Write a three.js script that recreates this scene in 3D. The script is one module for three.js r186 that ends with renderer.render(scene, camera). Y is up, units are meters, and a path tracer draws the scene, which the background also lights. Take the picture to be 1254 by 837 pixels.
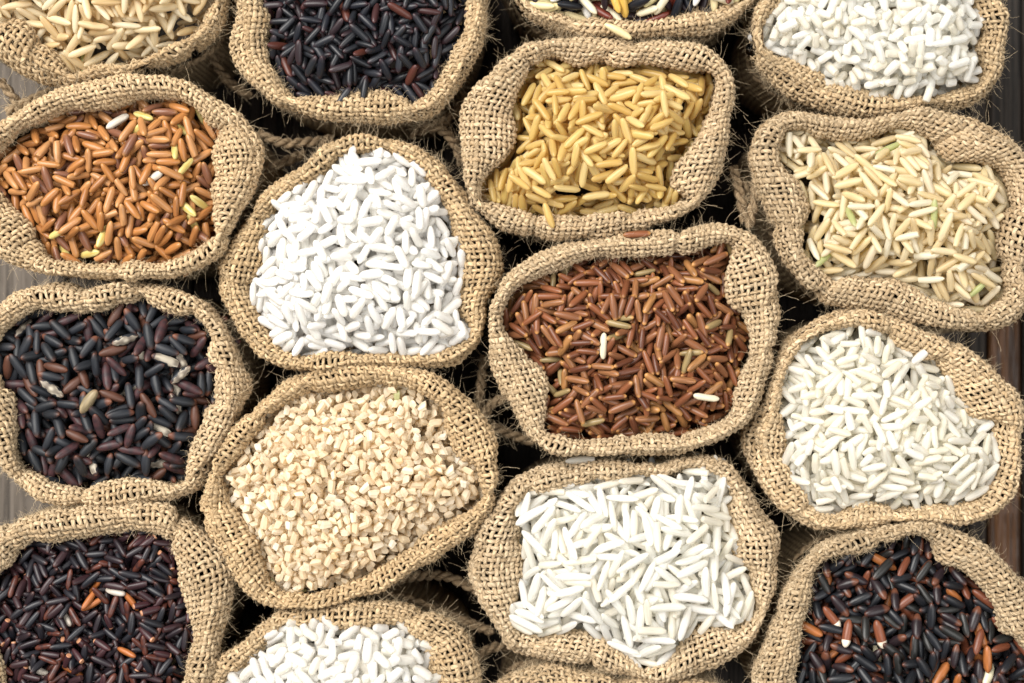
import * as THREE from 'three';
import { RectAreaLightUniformsLib } from 'three/addons/lights/RectAreaLightUniformsLib.js';

// ------------------------------------------------------------------ camera, light, exposure
const MM = 0.001, CAM_Y = 470, MOUTH = 70, PX = 0.2;          // millimetres; one photo pixel is 0.2 mm at the mouths of the sacks
const scene = new THREE.Scene();
const camera = new THREE.PerspectiveCamera(2 * Math.atan(83.7 / 400) * 180 / Math.PI, 1254 / 837, 0.05, 6);
camera.position.set(0, CAM_Y * MM, 0);
camera.up.set(0, 0, -1);
camera.lookAt(0, 0, 0);
camera.focus = 0.401;
camera.userData.fStop = 9;
const renderer = new THREE.WebGLRenderer({ antialias: true });
renderer.setSize(1024, 683);
renderer.toneMapping = THREE.LinearToneMapping;
renderer.toneMappingExposure = 1.64;
renderer.shadowMap.enabled = true;
scene.background = new THREE.Color(0.09, 0.087, 0.082);        // the dim bounce of a bright room
RectAreaLightUniformsLib.init();
function softbox(x, y, z, w, h, intensity, color) {
  const l = new THREE.RectAreaLight(color, intensity, w, h);
  l.position.set(x, y, z); l.lookAt(0, 0.06, 0);
  scene.add(l);
  return l;
}
softbox(-0.7, 1.2, -0.55, 1.05, 1.05, 8.5, new THREE.Color(1.0, 0.965, 0.915));   // window light from the upper left
softbox(0.7, 1.3, 0.35, 1.1, 1.1, 2.2, new THREE.Color(1.0, 0.99, 0.97));          // added fill light on the far side, no source seen

// ------------------------------------------------------------------ helpers
function mulberry(a) { return () => { a |= 0; a = a + 0x6D2B79F5 | 0; let t = Math.imul(a ^ a >>> 15, 1 | a); t = t + Math.imul(t ^ t >>> 7, 61 | t) ^ t; return ((t ^ t >>> 14) >>> 0) / 4294967296; }; }
const hash = (x, y, s = 0) => { let h = Math.imul(x | 0, 374761393) + Math.imul(y | 0, 668265263) + Math.imul(s | 0, 1274126177) | 0; h = Math.imul(h ^ h >>> 13, 1274126177); return ((h ^ h >>> 16) >>> 0) / 4294967296; };
const sm = (t) => t * t * (3 - 2 * t), lerp = (a, b, t) => a + (b - a) * t, clamp = (x, a, b) => Math.min(b, Math.max(a, x));
function vnoise(x, y, s = 0, px = 0, py = 0) {               // value noise 0..1, tiling when px, py are given
  const x0 = Math.floor(x), y0 = Math.floor(y), fx = sm(x - x0), fy = sm(y - y0);
  const wx = (v) => px ? ((v % px) + px) % px : v, wy = (v) => py ? ((v % py) + py) % py : v;
  return lerp(lerp(hash(wx(x0), wy(y0), s), hash(wx(x0 + 1), wy(y0), s), fx), lerp(hash(wx(x0), wy(y0 + 1), s), hash(wx(x0 + 1), wy(y0 + 1), s), fx), fy);
}
const at = (px, py, y) => { const k = PX * (CAM_Y - y) / (CAM_Y - MOUTH); return [(px - 627) * k, (py - 418.5) * k]; };   // where the line of sight meets a height, mm
const toPx = (x, z, y) => { const k = PX * (CAM_Y - y) / (CAM_Y - MOUTH); return [x / k + 627, z / k + 418.5]; };
const inFrame = (x, z, y, m) => { const [a, b] = toPx(x, z, y); return a > -m && a < 1254 + m && b > -m && b < 837 + m; };
const lin = (hex) => { const c = new THREE.Color(hex); return [c.r, c.g, c.b]; };
const mix3 = (a, b, t) => [lerp(a[0], b[0], t), lerp(a[1], b[1], t), lerp(a[2], b[2], t)];
const names = {};
function numbered(n) { const k = names[n] = (names[n] ?? -1) + 1; return k ? n + '_' + String(k).padStart(3, '0') : n; }
function thing(name, label, category, x, z, group) {
  const o = new THREE.Group(); o.name = numbered(name); o.position.set(x * MM, 0, z * MM); o.userData = { label, category };
  if (group) o.userData.group = group;
  scene.add(o); return o;
}
function part(name, geometry, material, parent, extra) {
  const m = new THREE.Mesh(geometry, material); m.name = numbered(name); m.castShadow = m.receiveShadow = true;
  if (extra) Object.assign(m.userData, extra);
  parent.add(m); return m;
}
class Soup {                                                   // collects vertices in mm, gives one geometry in metres
  constructor() { this.p = []; this.n = []; this.u = []; this.c = []; this.i = []; }
  get count() { return this.p.length / 3; }
  v(x, y, z, nx, ny, nz, u, w, r, g, b) { this.p.push(x * MM, y * MM, z * MM); this.n.push(nx, ny, nz); this.u.push(u, w); this.c.push(r, g, b); }
  geometry(normals) {
    const g = new THREE.BufferGeometry();
    g.setAttribute('position', new THREE.Float32BufferAttribute(this.p, 3));
    g.setAttribute('normal', new THREE.Float32BufferAttribute(this.n, 3));
    g.setAttribute('uv', new THREE.Float32BufferAttribute(this.u, 2));
    g.setAttribute('color', new THREE.Float32BufferAttribute(this.c, 3));
    g.setIndex(this.i);
    if (normals) g.computeVertexNormals();
    return g;
  }
}
// a yarn through centres with surface normals; half width and half thickness per station
function yarn(soup, pts, nor, rw, rh, col, sides, closed, u0) {
  const K = pts.length, base = soup.count;
  let len = u0;
  for (let k = 0; k < K; k++) {
    const a = pts[closed ? (k - 1 + K) % K : Math.max(0, k - 1)], b = pts[closed ? (k + 1) % K : Math.min(K - 1, k + 1)], c = pts[k], n = nor[k];
    let tx = b[0] - a[0], ty = b[1] - a[1], tz = b[2] - a[2]; const tl = Math.hypot(tx, ty, tz) || 1; tx /= tl; ty /= tl; tz /= tl;
    let bx = ty * n[2] - tz * n[1], by = tz * n[0] - tx * n[2], bz = tx * n[1] - ty * n[0]; const bl = Math.hypot(bx, by, bz) || 1; bx /= bl; by /= bl; bz /= bl;
    const nx = by * tz - bz * ty, ny = bz * tx - bx * tz, nz = bx * ty - by * tx;
    if (k) len += Math.hypot(c[0] - pts[k - 1][0], c[1] - pts[k - 1][1], c[2] - pts[k - 1][2]);
    const W = rw[k], H = rh[k], C = col[k];
    for (let q = 0; q <= sides; q++) {
      const al = q / sides * Math.PI * 2, ca = Math.cos(al), sa = Math.sin(al);
      const mx = bx * ca / W + nx * sa / H, my = by * ca / W + ny * sa / H, mz = bz * ca / W + nz * sa / H, ml = Math.hypot(mx, my, mz);
      soup.v(c[0] + bx * W * ca + nx * H * sa, c[1] + by * W * ca + ny * H * sa, c[2] + bz * W * ca + nz * H * sa, mx / ml, my / ml, mz / ml, len / 9, q / sides, C[0], C[1], C[2]);
    }
  }
  const R = sides + 1;
  for (let k = 0; k < K - (closed ? 0 : 1); k++) for (let q = 0; q < sides; q++) {
    const a = base + k * R + q, b = base + ((k + 1) % K) * R + q;
    soup.i.push(a, b, a + 1, b, b + 1, a + 1);
  }
}
function texture(w, h, f, srgb, channels = 4) {
  const d = new Uint8Array(w * h * 4);
  for (let y = 0; y < h; y++) for (let x = 0; x < w; x++) {
    const c = f(x, y), o = (y * w + x) * 4;
    for (let k = 0; k < 3; k++) { let v = c[k] ?? c[0]; v = clamp(v, 0, 1); if (srgb) v = v <= 0.0031308 ? v * 12.92 : 1.055 * Math.pow(v, 1 / 2.4) - 0.055; d[o + k] = Math.round(v * 255); }
    d[o + 3] = 255;
  }
  const t = new THREE.DataTexture(d, w, h); t.wrapS = t.wrapT = THREE.RepeatWrapping; t.magFilter = THREE.LinearFilter; t.minFilter = THREE.LinearMipmapLinearFilter; t.generateMipmaps = true;
  if (srgb) t.colorSpace = THREE.SRGBColorSpace;
  t.needsUpdate = true; return t;
}

// ------------------------------------------------------------------ materials of cloth, twine and wood
const strand = (x, y, w, h) => {                               // twisted jute: fine streaks slanting round the yarn
  const u = x / w, v = y / h, s = v + u * 3;
  return 0.5 * vnoise(s * 22, u * 7, 3, 22, 7) + 0.3 * vnoise(s * 9, u * 5, 5, 9, 5) + 0.2 * vnoise(s * 44, u * 16, 8, 44, 16);
};
const yarnMap = texture(256, 128, (x, y) => { const t = strand(x, y, 256, 128); const k = lerp(0.5, 1.18, sm(clamp(t * 1.5 - 0.25, 0, 1))); return [k, k * lerp(0.93, 1, t), k * lerp(0.82, 1, t)]; }, true);
const yarnBump = texture(256, 128, (x, y) => [strand(x, y, 256, 128)], false);
const yarnMat = new THREE.MeshPhysicalMaterial({ map: yarnMap, bumpMap: yarnBump, bumpScale: 0.00022, vertexColors: true, roughness: 0.82, specularIntensity: 0.35, sheen: 0.35, sheenColor: new THREE.Color(0.6, 0.5, 0.35), sheenRoughness: 0.6 });
const twineMat = new THREE.MeshStandardMaterial({ map: yarnMap, bumpMap: yarnBump, bumpScale: 0.0003, vertexColors: true, roughness: 0.88 });
const hairMat = new THREE.MeshStandardMaterial({ color: new THREE.Color(0.62, 0.5, 0.33), roughness: 0.7 });
const weave = (x, y) => {                                       // plain weave of 8 by 8 yarns over 256 texels
  const u = x / 32, v = y / 32, i = Math.floor(u), j = Math.floor(v), fu = u - i - 0.5, fv = v - j - 0.5, over = ((i + j) & 1) === 0;
  const a = Math.max(0, 1 - (fu / 0.44) ** 2) ** 0.5 * (0.62 + 0.38 * (over ? Math.cos(fv * Math.PI) : -Math.cos(fv * Math.PI)));
  const b = Math.max(0, 1 - (fv / 0.44) ** 2) ** 0.5 * (0.62 + 0.38 * (over ? -Math.cos(fu * Math.PI) : Math.cos(fu * Math.PI)));
  return Math.max(a, b) * (0.85 + 0.15 * vnoise(x / 5, y / 5, 2, 51, 51));
};
const clothMap = texture(256, 256, (x, y) => { const k = weave(x, y), n = vnoise(x / 9, y / 9, 4, 28, 28); return mix3([0.07, 0.042, 0.02], mix3([0.36, 0.25, 0.135], [0.5, 0.38, 0.22], n), clamp(k * 1.1, 0, 1)); }, true);
const clothBump = texture(256, 256, (x, y) => [weave(x, y)], false);
const clothMat = new THREE.MeshStandardMaterial({ map: clothMap, bumpMap: clothBump, bumpScale: 0.0007, roughness: 0.9 });
const liningMat = new THREE.MeshStandardMaterial({ map: clothMap, bumpMap: clothBump, bumpScale: 0.0005, color: new THREE.Color(0.55, 0.48, 0.4), roughness: 0.95 });  // same cloth tinted darker: shade between the yarns put into the colour
const woodMap = texture(256, 1024, (x, y) => {
  const a = vnoise(x / 2.2, y / 90, 1, 116, 11), b = vnoise(x / 7, y / 128, 2, 36, 8), c = vnoise(x / 24, y / 256, 3, 10, 4), f = vnoise(x / 1.1, y / 20, 6, 232, 51);
  const k = clamp(0.35 * a + 0.3 * b + 0.25 * c + 0.1 * f, 0, 1), d = k < 0.4 ? 0.45 : 1;
  return mix3([0.16, 0.14, 0.12], [1, 0.98, 0.95], k).map((q) => q * d);
}, true);
const woodBump = texture(256, 1024, (x, y) => [0.6 * vnoise(x / 2.2, y / 90, 1, 116, 11) + 0.4 * vnoise(x / 1.1, y / 20, 6, 232, 51)], false);

// ------------------------------------------------------------------ the table the sacks stand on
{
  const table = new THREE.Group(); table.name = 'table_top'; table.userData = { kind: 'structure', label: 'weathered dark wooden table top of narrow boards under the sacks' };
  scene.add(table);
  const rnd = mulberry(77), under = new THREE.BoxGeometry(0.51, 0.03, 0.52); under.translate(0.005, -0.024, 0);
  part('seam_backing', under, new THREE.MeshStandardMaterial({ color: new THREE.Color(0.03, 0.024, 0.02), roughness: 0.9 }), table);  // dark slab added below so no backdrop light shows through the seams
  //  [left edge, right edge, start, end (mm), tone]
  const boards = [[-250, -205, 0], [-205, -168, 0], [-168, -128, 0], [-128, -92, 0], [-92, -55, 1], [-55, -20, 2], [-20, 18, 2], [18, 52, 2], [52, 90, 2], [90, 131, 2], [131, 137, 2], [137, 147, 3], [147, 184, 2], [184, 222, 2], [222, 260, 2]];
  for (const [a, b, tone] of boards) for (const [z0, z1, t] of tone === 3 ? [[-260, -14, 2], [-13, 260, 3]] : [[-260, 260, tone]]) {
    const shape = new THREE.Shape(), c = 0.8, w2 = (b - a) / 2 - 0.4;
    shape.moveTo(-w2, -8); shape.lineTo(w2, -8); shape.lineTo(w2, -c); shape.lineTo(w2 - c, 0); shape.lineTo(-w2 + c, 0); shape.lineTo(-w2, -c); shape.closePath();
    const g = new THREE.ExtrudeGeometry(shape, { depth: z1 - z0, bevelEnabled: false, steps: 1 }), ou = rnd(), ov = rnd(), p = g.attributes.position, uv = g.attributes.uv;
    g.translate((a + b) / 2, 0, z0);
    for (let i = 0; i < p.count; i++) uv.setXY(i, ou + (p.getX(i) + p.getY(i)) / 42, ov + p.getZ(i) / 210);
    g.scale(MM, MM, MM);
    const v = 0.9 + 0.3 * rnd(), k = [[0.17, 0.146, 0.124], [0.11, 0.088, 0.072], [0.06, 0.047, 0.038], [0.26, 0.11, 0.035]][t].map((x) => x * v);
    const o = part('plank', g, new THREE.MeshStandardMaterial({ map: woodMap, bumpMap: woodBump, bumpScale: 0.0006, color: new THREE.Color(...k), roughness: t === 3 ? 0.5 : 0.8 }), table, t === 3 ? { label: 'narrow reddish brown board' } : t === 0 ? { label: 'grey weathered board' } : undefined);
    o.position.y = (rnd() - 0.5) * 0.6 * MM;
  }
}

// ------------------------------------------------------------------ kinds of rice: shape (mm), colours, gloss
// shapes: [length, width, thickness, bluntness, bend, cut at start, cut at end]
const K = {};
function kind(name, o) { K[name] = o; }
const streak = (t, q, s) => vnoise(q * 9, t * 1.6 + 5, s);
const patch = (t, q, s) => vnoise(q * 3 + 9, t * 3.2 + 3, s);
const plainPaint = (list, tip, tipTo) => (v, t, q, s) => {     // a colour per variant, paler or darker at the tips
  let c = lin(list[v % list.length]);
  c = c.map((x) => Math.min(0.985, x * (0.9 + 0.18 * streak(t, q, s))));
  return tip ? mix3(c, lin(tip), tipTo * Math.pow(Math.abs(t), 5)) : c;
};
kind('long_brown', { size: [7.3, 1.9, 1.55, 3.4, 0.22], colors: ['#f3e4bf', '#edd8aa', '#f5eacd', '#e8ce98', '#f0deb6', '#f4e6c2', '#e4ca94', '#ccd292'], tip: '#f2e6c8', tipTo: 0.4, weights: [5, 5, 4, 3, 5, 4, 2, 0.55], rough: 0.4, thru: 0.52, odd: { 7: 'pale green unripe grain' } });
kind('pale_brown', { size: [7.0, 1.9, 1.55, 3.5, 0.22], colors: ['#f6eac8', '#f2e3b8', '#f8eed6', '#ecd9aa', '#f4e6c0', '#f2e2b4', '#f8f2de', '#ccd290'], tip: '#f4ecd8', tipTo: 0.35, weights: [5, 5, 4, 3, 5, 4, 3, 0.55], rough: 0.4, thru: 0.54, cuts: [0, 0, 0, 0, 1, 0, 2, 0], odd: { 7: 'pale green unripe grain' } });
kind('slim_black', { size: [6.4, 1.85, 1.6, 3.6, 0.15], colors: ['#1b1d22', '#202227', '#181a1f', '#2a2024', '#24262c', '#3a2222', '#1d1f26', '#4e2a22'], tip: '#4a2a2c', tipTo: 0.55, weights: [6, 6, 5, 3, 5, 2, 5, 0.8], rough: 0.42, thru: 0, spec: 0.8, odd: { 7: 'brown grain' } });
kind('parboiled', { size: [6.8, 1.95, 1.5, 4.2, 0.2], colors: ['#ebcf7e', '#efd68c', '#e4c56e', '#f3df9e', '#ead07c', '#e4c672', '#eed588', '#e0bf68'], tip: '#f0d88c', tipTo: 0.3, weights: [5, 5, 4, 3, 5, 4, 4, 3], rough: 0.33, thru: 0.55 });
kind('broken_white', { size: [5.0, 2.1, 1.75, 6, 0.1], colors: ['#fefcf7', '#fcf9f1', '#fefdf9', '#fbf7ed', '#fdfbf5', '#fdfbf6', '#fffefa', '#fbf7ec'], tip: '#f6f6f2', tipTo: 0.3, rough: 0.4, thru: 0.62, cuts: [1, 2, 0, 1, 2, 3, 1, 2], lens: [1, 0.8, 1.15, 0.9, 1.05, 0.7, 1, 0.85] });
kind('orange_red', { size: [6.5, 2.0, 1.75, 3.8, 0.12], rough: 0.32, thru: 0.12, cuts: [0, 0, 1, 0, 2, 0, 0, 0], weights: [6, 6, 2, 5, 2, 4, 0.5, 1.7], odd: { 6: 'whitish grain', 7: 'yellowish green grain' },
  paint: (v, t, q, s) => {
    if (v === 6) return mix3(lin('#b9ad9c'), lin('#d8d2c6'), streak(t, q, s));
    if (v === 7) return mix3(lin('#c2a95c'), lin('#dcd08c'), streak(t, q, s));
    let c = lin(['#ac7340', '#b78252', '#b17a48', '#9a663a', '#b88658', '#7f5540'][v]);
    c = c.map((x) => x * (0.8 + 0.4 * streak(t, q, s)));
    if ((v === 2 && t < -0.86) || (v === 4 && t > 0.86)) c = lin('#d2c2ae');
    return mix3(c, lin('#d09a58'), 0.5 * Math.pow(Math.abs(t), 6));
  } });
kind('sticky', { size: [6.0, 2.15, 1.95, 3.4, 0.1], colors: ['#fffdfa', '#fefcf8', '#fffefb', '#fdfbf6', '#fffdf9', '#fefcf8', '#fffefb', '#fdfbf6'], rough: 0.5, thru: 0.5 });
kind('piebald', { size: [7.0, 2.5, 2.1, 2.9, 0.12], rough: 0.52, thru: 0, spec: 0.8, weights: [7, 7, 6, 2.6, 0.8, 0.8, 4, 0.08], odd: { 4: 'black grain with bran rubbed white', 5: 'black grain with bran rubbed white', 7: 'pale straw coloured grain' },
  paint: (v, t, q, s) => {
    let c = lin(['#1a1d22', '#1f2228', '#2a2024', '#4e3024', '#1d2026', '#22252a', '#1e2127', '#8e7f62'][v]);
    c = c.map((x) => x * (0.7 + 0.6 * streak(t, q, s)));
    if (v === 1) c = mix3(c, lin('#6e4128'), sm(clamp((q - 0.45 + 0.3 * (patch(t, q, 6) - 0.5)) * 2.6, 0, 1)) * 0.8);
    if (v === 6) c = mix3(c, lin('#744530'), sm(clamp((t - 0.5) * 3, 0, 1)) * 0.7);
    if (v === 2) c = mix3(c, lin('#4a2c2e'), patch(t, q, 2));
    if (v === 4 && q < 0.3 + 0.5 * (patch(t, q, 9) - 0.5) && Math.abs(t) < 0.8) c = mix3(lin('#6e655a'), lin('#bdb4a2'), sm(streak(t * 2, q, 5)));
    if (v === 5 && q < 0.38 - 0.3 * Math.abs(t + 0.25) + 0.4 * (vnoise(t * 4 + 9, q * 4, 31) - 0.5)) c = mix3(lin('#665c52'), lin('#b0a796'), sm(streak(t * 2, q, 7)));
    return mix3(c, lin('#7a4c38'), 0.5 * Math.pow(Math.abs(t), 8));
  } });
kind('broken_brown', { angular: true, size: [2.45, 1.8, 1.6, 5, 0], colors: ['#f9ebd0', '#f6e5c4', '#fbf0da', '#f3ddb2', '#f9ebce', '#f7e6c6', '#fcf5e6', '#d9dca6'], weights: [5, 5, 4, 4, 5, 5, 3, 0.35], rough: 0.42, thru: 0.5, cuts: [1, 3, 3, 1, 3, 3, 3, 3], lens: [1, 0.75, 1.3, 0.8, 1.1, 1.55, 0.95, 1.2], odd: { 7: 'pale green broken grain' } });
kind('red', { size: [6.4, 1.75, 1.55, 4.6, 0.12], rough: 0.36, thru: 0.06, weights: [6, 6, 5, 5, 3, 4, 2.2, 0.1], odd: { 6: 'tan grain', 7: 'white grain' },
  paint: (v, t, q, s) => {
    if (v === 7) return lin('#d6ccb2').map((x) => x * (0.9 + 0.2 * streak(t, q, s)));
    let c = lin(['#7c4b30', '#86573a', '#6c4029', '#8f613f', '#94683e', '#603826', '#8e7a54'][v]);
    c = c.map((x) => x * (0.72 + 0.56 * streak(t, q, s)));
    return mix3(c, lin('#cf9858'), 0.75 * sm(clamp((Math.abs(t) - 0.72) * 3.4, 0, 1)) * (t > 0 ? 1 : 0.35));
  } });
kind('jasmine', { size: [8.4, 2.0, 1.6, 3.7, 0.25], colors: ['#fefcf6', '#fcf9f1', '#fefdf8', '#fbf7ed', '#fdfbf5', '#fefcf7', '#fffdf9', '#fcf8ee'], tip: '#f8f8f4', tipTo: 0.4, rough: 0.38, thru: 0.62, cuts: [0, 0, 0, 2, 0, 0, 0, 1] });
kind('long_white', { size: [6.8, 1.9, 1.5, 4.2, 0.15], colors: ['#fdfaf2', '#fcf8ee', '#fefbf4', '#fcf8ec', '#fdf9f1', '#fefbf3', '#fefcf7', '#faf5e8'], tip: '#f7f7f0', tipTo: 0.35, rough: 0.38, thru: 0.62, cuts: [0, 2, 0, 1, 0, 0, 2, 0], lens: [1, 0.85, 1.05, 0.8, 1, 1.1, 0.7, 0.95] });
kind('purple_black', { size: [5.7, 1.75, 1.5, 3.8, 0.12], rough: 0.44, thru: 0, spec: 0.9, weights: [6, 6, 5, 4, 4, 0.6, 3, 0.3], cuts: [0, 0, 1, 0, 0, 0, 2, 0], odd: { 5: 'orange brown grain', 7: 'pale grain' },
  paint: (v, t, q, s) => {
    let c = lin(['#221a20', '#1d1c22', '#2e1c20', '#36201f', '#1a1b22', '#9a5a2c', '#3a2024', '#b9b0a4'][v]);
    c = c.map((x) => x * (0.72 + 0.56 * streak(t, q, s)));
    if (v === 3) c = mix3(c, lin('#5e3022'), patch(t, q, 3));
    if (v === 6 && t > 0.7) c = lin('#c08a68');
    return mix3(c, lin('#5c3428'), 0.6 * Math.pow(Math.abs(t), 7));
  } });
kind('glossy_black', { size: [6.7, 2.4, 2.0, 3.0, 0.12], rough: 0.42, thru: 0, spec: 0.9, weights: [6, 6, 6, 6, 3.2, 1.4, 0.5, 0.3], odd: { 5: 'orange brown grain', 6: 'brown grain with a white tip', 7: 'cream coloured grain' },
  paint: (v, t, q, s) => {
    let c = lin(['#191b20', '#1d1f24', '#261c20', '#20201f', '#6a3a26', '#985c30', '#7a4630', '#c8c0a4'][v]);
    c = c.map((x) => x * (0.72 + 0.56 * streak(t, q, s)));
    if (v === 3) c = mix3(c, lin('#7c4428'), sm(clamp((q - 0.2 + 0.4 * (patch(t, q, 6) - 0.5)) * 2.4 - 0.4, 0, 1)) * 0.9);
    if (v === 2) c = mix3(c, lin('#663e2c'), sm(clamp((t - 0.3) * 3, 0, 1)) * 0.85);
    if (v === 4) c = mix3(c, lin('#1c1c20'), sm(clamp((q - 0.35) * 3, 0, 1)));
    if (v === 6 && t > 0.45) c = lin('#e8dcc8');
    return mix3(c, lin('#7a4630'), 0.5 * Math.pow(Math.abs(t), 9));
  } });
kind('short_white', { size: [5.2, 2.2, 1.9, 5.6, 0.1], colors: ['#fefcf9', '#fcfaf5', '#fefdfa', '#fbf9f2', '#fdfbf7', '#fefcf9', '#fffefb', '#fbf8f1'], rough: 0.4, thru: 0.6, cuts: [1, 0, 2, 1, 0, 0, 2, 0], lens: [0.9, 1, 0.85, 0.8, 1.1, 1, 0.95, 1] });
kind('mixed', { size: [7.2, 2.2, 1.85, 3.5, 0.2], rough: 0.38, thru: 0.2, weights: [4, 4, 3, 3, 3, 2, 3, 3],
  paint: (v, t, q, s) => lin(['#e8d8a8', '#ded09c', '#f2f2ee', '#1d1f26', '#6a2e22', '#dcb458', '#ebe2c6', '#2a1e22'][v]).map((x) => x * (0.85 + 0.3 * streak(t, q, s))) });

function grainGeometry(L, W, T, blunt, bend, cut, v, seed, angular) {
  const s = new Soup(), rnd = mulberry(seed), S = angular ? 6 : 8, ts = angular ? [-0.98, -0.62, 0.1, 0.7, 0.98] : [-0.98, -0.88, -0.6, 0, 0.62, 0.88, 0.98];
  const chip = Array.from({ length: 8 }, () => angular ? 0.72 + 0.36 * rnd() : 1), lean = angular ? 1.1 : 0.35;
  const c0 = cut & 1 ? -0.72 - 0.1 * rnd() : -1, c1 = cut & 2 ? 0.72 + 0.1 * rnd() : 1;
  const skew0 = cut & 1 ? (rnd() - 0.5) * lean : 0, skew1 = cut & 2 ? (rnd() - 0.5) * lean : 0, lump = [0, 1, 2].map(() => rnd() * 6.28);
  const prof = (t) => Math.pow(Math.max(0, 1 - Math.pow(Math.abs(t), blunt)), 0.5) * (t > 0 ? 1 : 1 - 0.12 * t * t);
  const rings = ts.map((t) => (t < 0 && cut & 1 ? t / 0.97 * -c0 * 1 : t > 0 && cut & 2 ? t / 0.97 * c1 : t));
  for (let r = 0; r < rings.length; r++) {
    const t = rings[r], rad = prof(t) * (1 + 0.04 * Math.sin(lump[0] + t * 5));
    for (let q = 0; q <= S; q++) {
      const a = q / S * Math.PI * 2, ca = Math.cos(a), sa = Math.sin(a), groove = 1 - 0.05 * Math.cos(a * 4 + lump[1]);
      const ch = chip[q % S], taper = angular ? 1 - 0.22 * t : 1, sk = (r === 0 ? skew0 : r === rings.length - 1 ? skew1 : 0) * ca;
      const x = t * L / 2 + sk * W / 2, y = rad * T / 2 * sa * groove * ch * taper, z = rad * W / 2 * ca * groove * ch * taper + bend * (t * t - 0.4) * W * 0.8;
      const tri = Math.abs((q / S * 2 + 0.5) % 2 - 1);
      s.v(x, y, z, 0, 1, 0, clamp((t + 1) / 2, 0.01, 0.99), (v + 0.1 + 0.8 * tri) / 8, 1, 1, 1);
    }
  }
  const R = S + 1, n = rings.length;
  for (let r = 0; r < n - 1; r++) for (let q = 0; q < S; q++) { const a = r * R + q, b = a + R; s.i.push(a, b, a + 1, b, b + 1, a + 1); }
  for (const [r, end] of [[0, -1], [n - 1, 1]]) {
    const cutHere = end < 0 ? cut & 1 : cut & 2, t = rings[r], base = s.count;
    if (cutHere) for (let q = 0; q <= S; q++) { const k = r * R + q; s.p.push(s.p[3 * k], s.p[3 * k + 1], s.p[3 * k + 2]); s.n.push(0, 1, 0); s.u.push(s.u[2 * k], s.u[2 * k + 1]); s.c.push(1, 1, 1); }
    const from = cutHere ? base : r * R, tip = s.count;
    s.v((cutHere ? t : end * 1.005) * L / 2, 0, bend * (t * t - 0.4) * W * 0.8, end, 0, 0, clamp((t + 1) / 2, 0.01, 0.99), (v + 0.5) / 8, 1, 1, 1);
    for (let q = 0; q < S; q++) end < 0 ? s.i.push(from + q, from + q + 1, tip) : s.i.push(from + q + 1, from + q, tip);
  }
  let g = s.geometry(false);
  if (angular) { g = g.toNonIndexed(); g.computeVertexNormals(); g.deleteAttribute('color'); return g; }
  g.computeVertexNormals();
  const nn = g.attributes.normal;                              // close the seam
  for (let r = 0; r < n; r++) { const a = r * R, b = a + S, m = new THREE.Vector3(nn.getX(a) + nn.getX(b), nn.getY(a) + nn.getY(b), nn.getZ(a) + nn.getZ(b)).normalize(); nn.setXYZ(a, m.x, m.y, m.z); nn.setXYZ(b, m.x, m.y, m.z); }
  g.deleteAttribute('color');
  return g;
}
function buildKind(k, seed) {
  const [L, W, T, blunt, bend] = k.size, paint = k.paint ?? plainPaint(k.colors, k.tip, k.tipTo ?? 0);
  k.map = texture(48, 256, (x, y) => { const v = Math.floor(y / 32), q = clamp(((y % 32) / 32 - 0.1) / 0.8, 0, 1), t = x / 47 * 2 - 1; return paint(v, t, q, v * 7 + seed); }, true);
  k.map.wrapS = k.map.wrapT = THREE.ClampToEdgeWrapping;
  k.mat = new THREE.MeshPhysicalMaterial({ map: k.map, roughness: k.thru > 0.3 ? 0.74 : k.rough, clearcoat: k.thru > 0.3 ? 0.9 : 0, clearcoatRoughness: k.rough - 0.06, specularIntensity: k.spec ?? 0.7, transmission: k.thru, thickness: 0 });
  k.dims = []; k.geo = [];
  const rnd = mulberry(seed * 31 + 5);
  for (let v = 0; v < 8; v++) {
    const l = L * (k.lens?.[v] ?? 1) * (0.93 + 0.14 * rnd()), w = W * (0.92 + 0.16 * rnd()), t = T * (0.94 + 0.12 * rnd());
    k.dims.push([l, w, t]); k.geo.push(grainGeometry(l, w, t, blunt, bend * (rnd() - 0.3), k.cuts?.[v] ?? 0, v, seed * 97 + v, k.angular));
  }
  k.weights ??= [1, 1, 1, 1, 1, 1, 1, 1];
}
Object.values(K).forEach((k, i) => buildKind(k, i + 1));
function pick(weights, r) { let s = 0; for (const w of weights) s += w; r *= s; for (let i = 0; i < weights.length; i++) { r -= weights[i]; if (r < 0) return i; } return weights.length - 1; }

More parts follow.
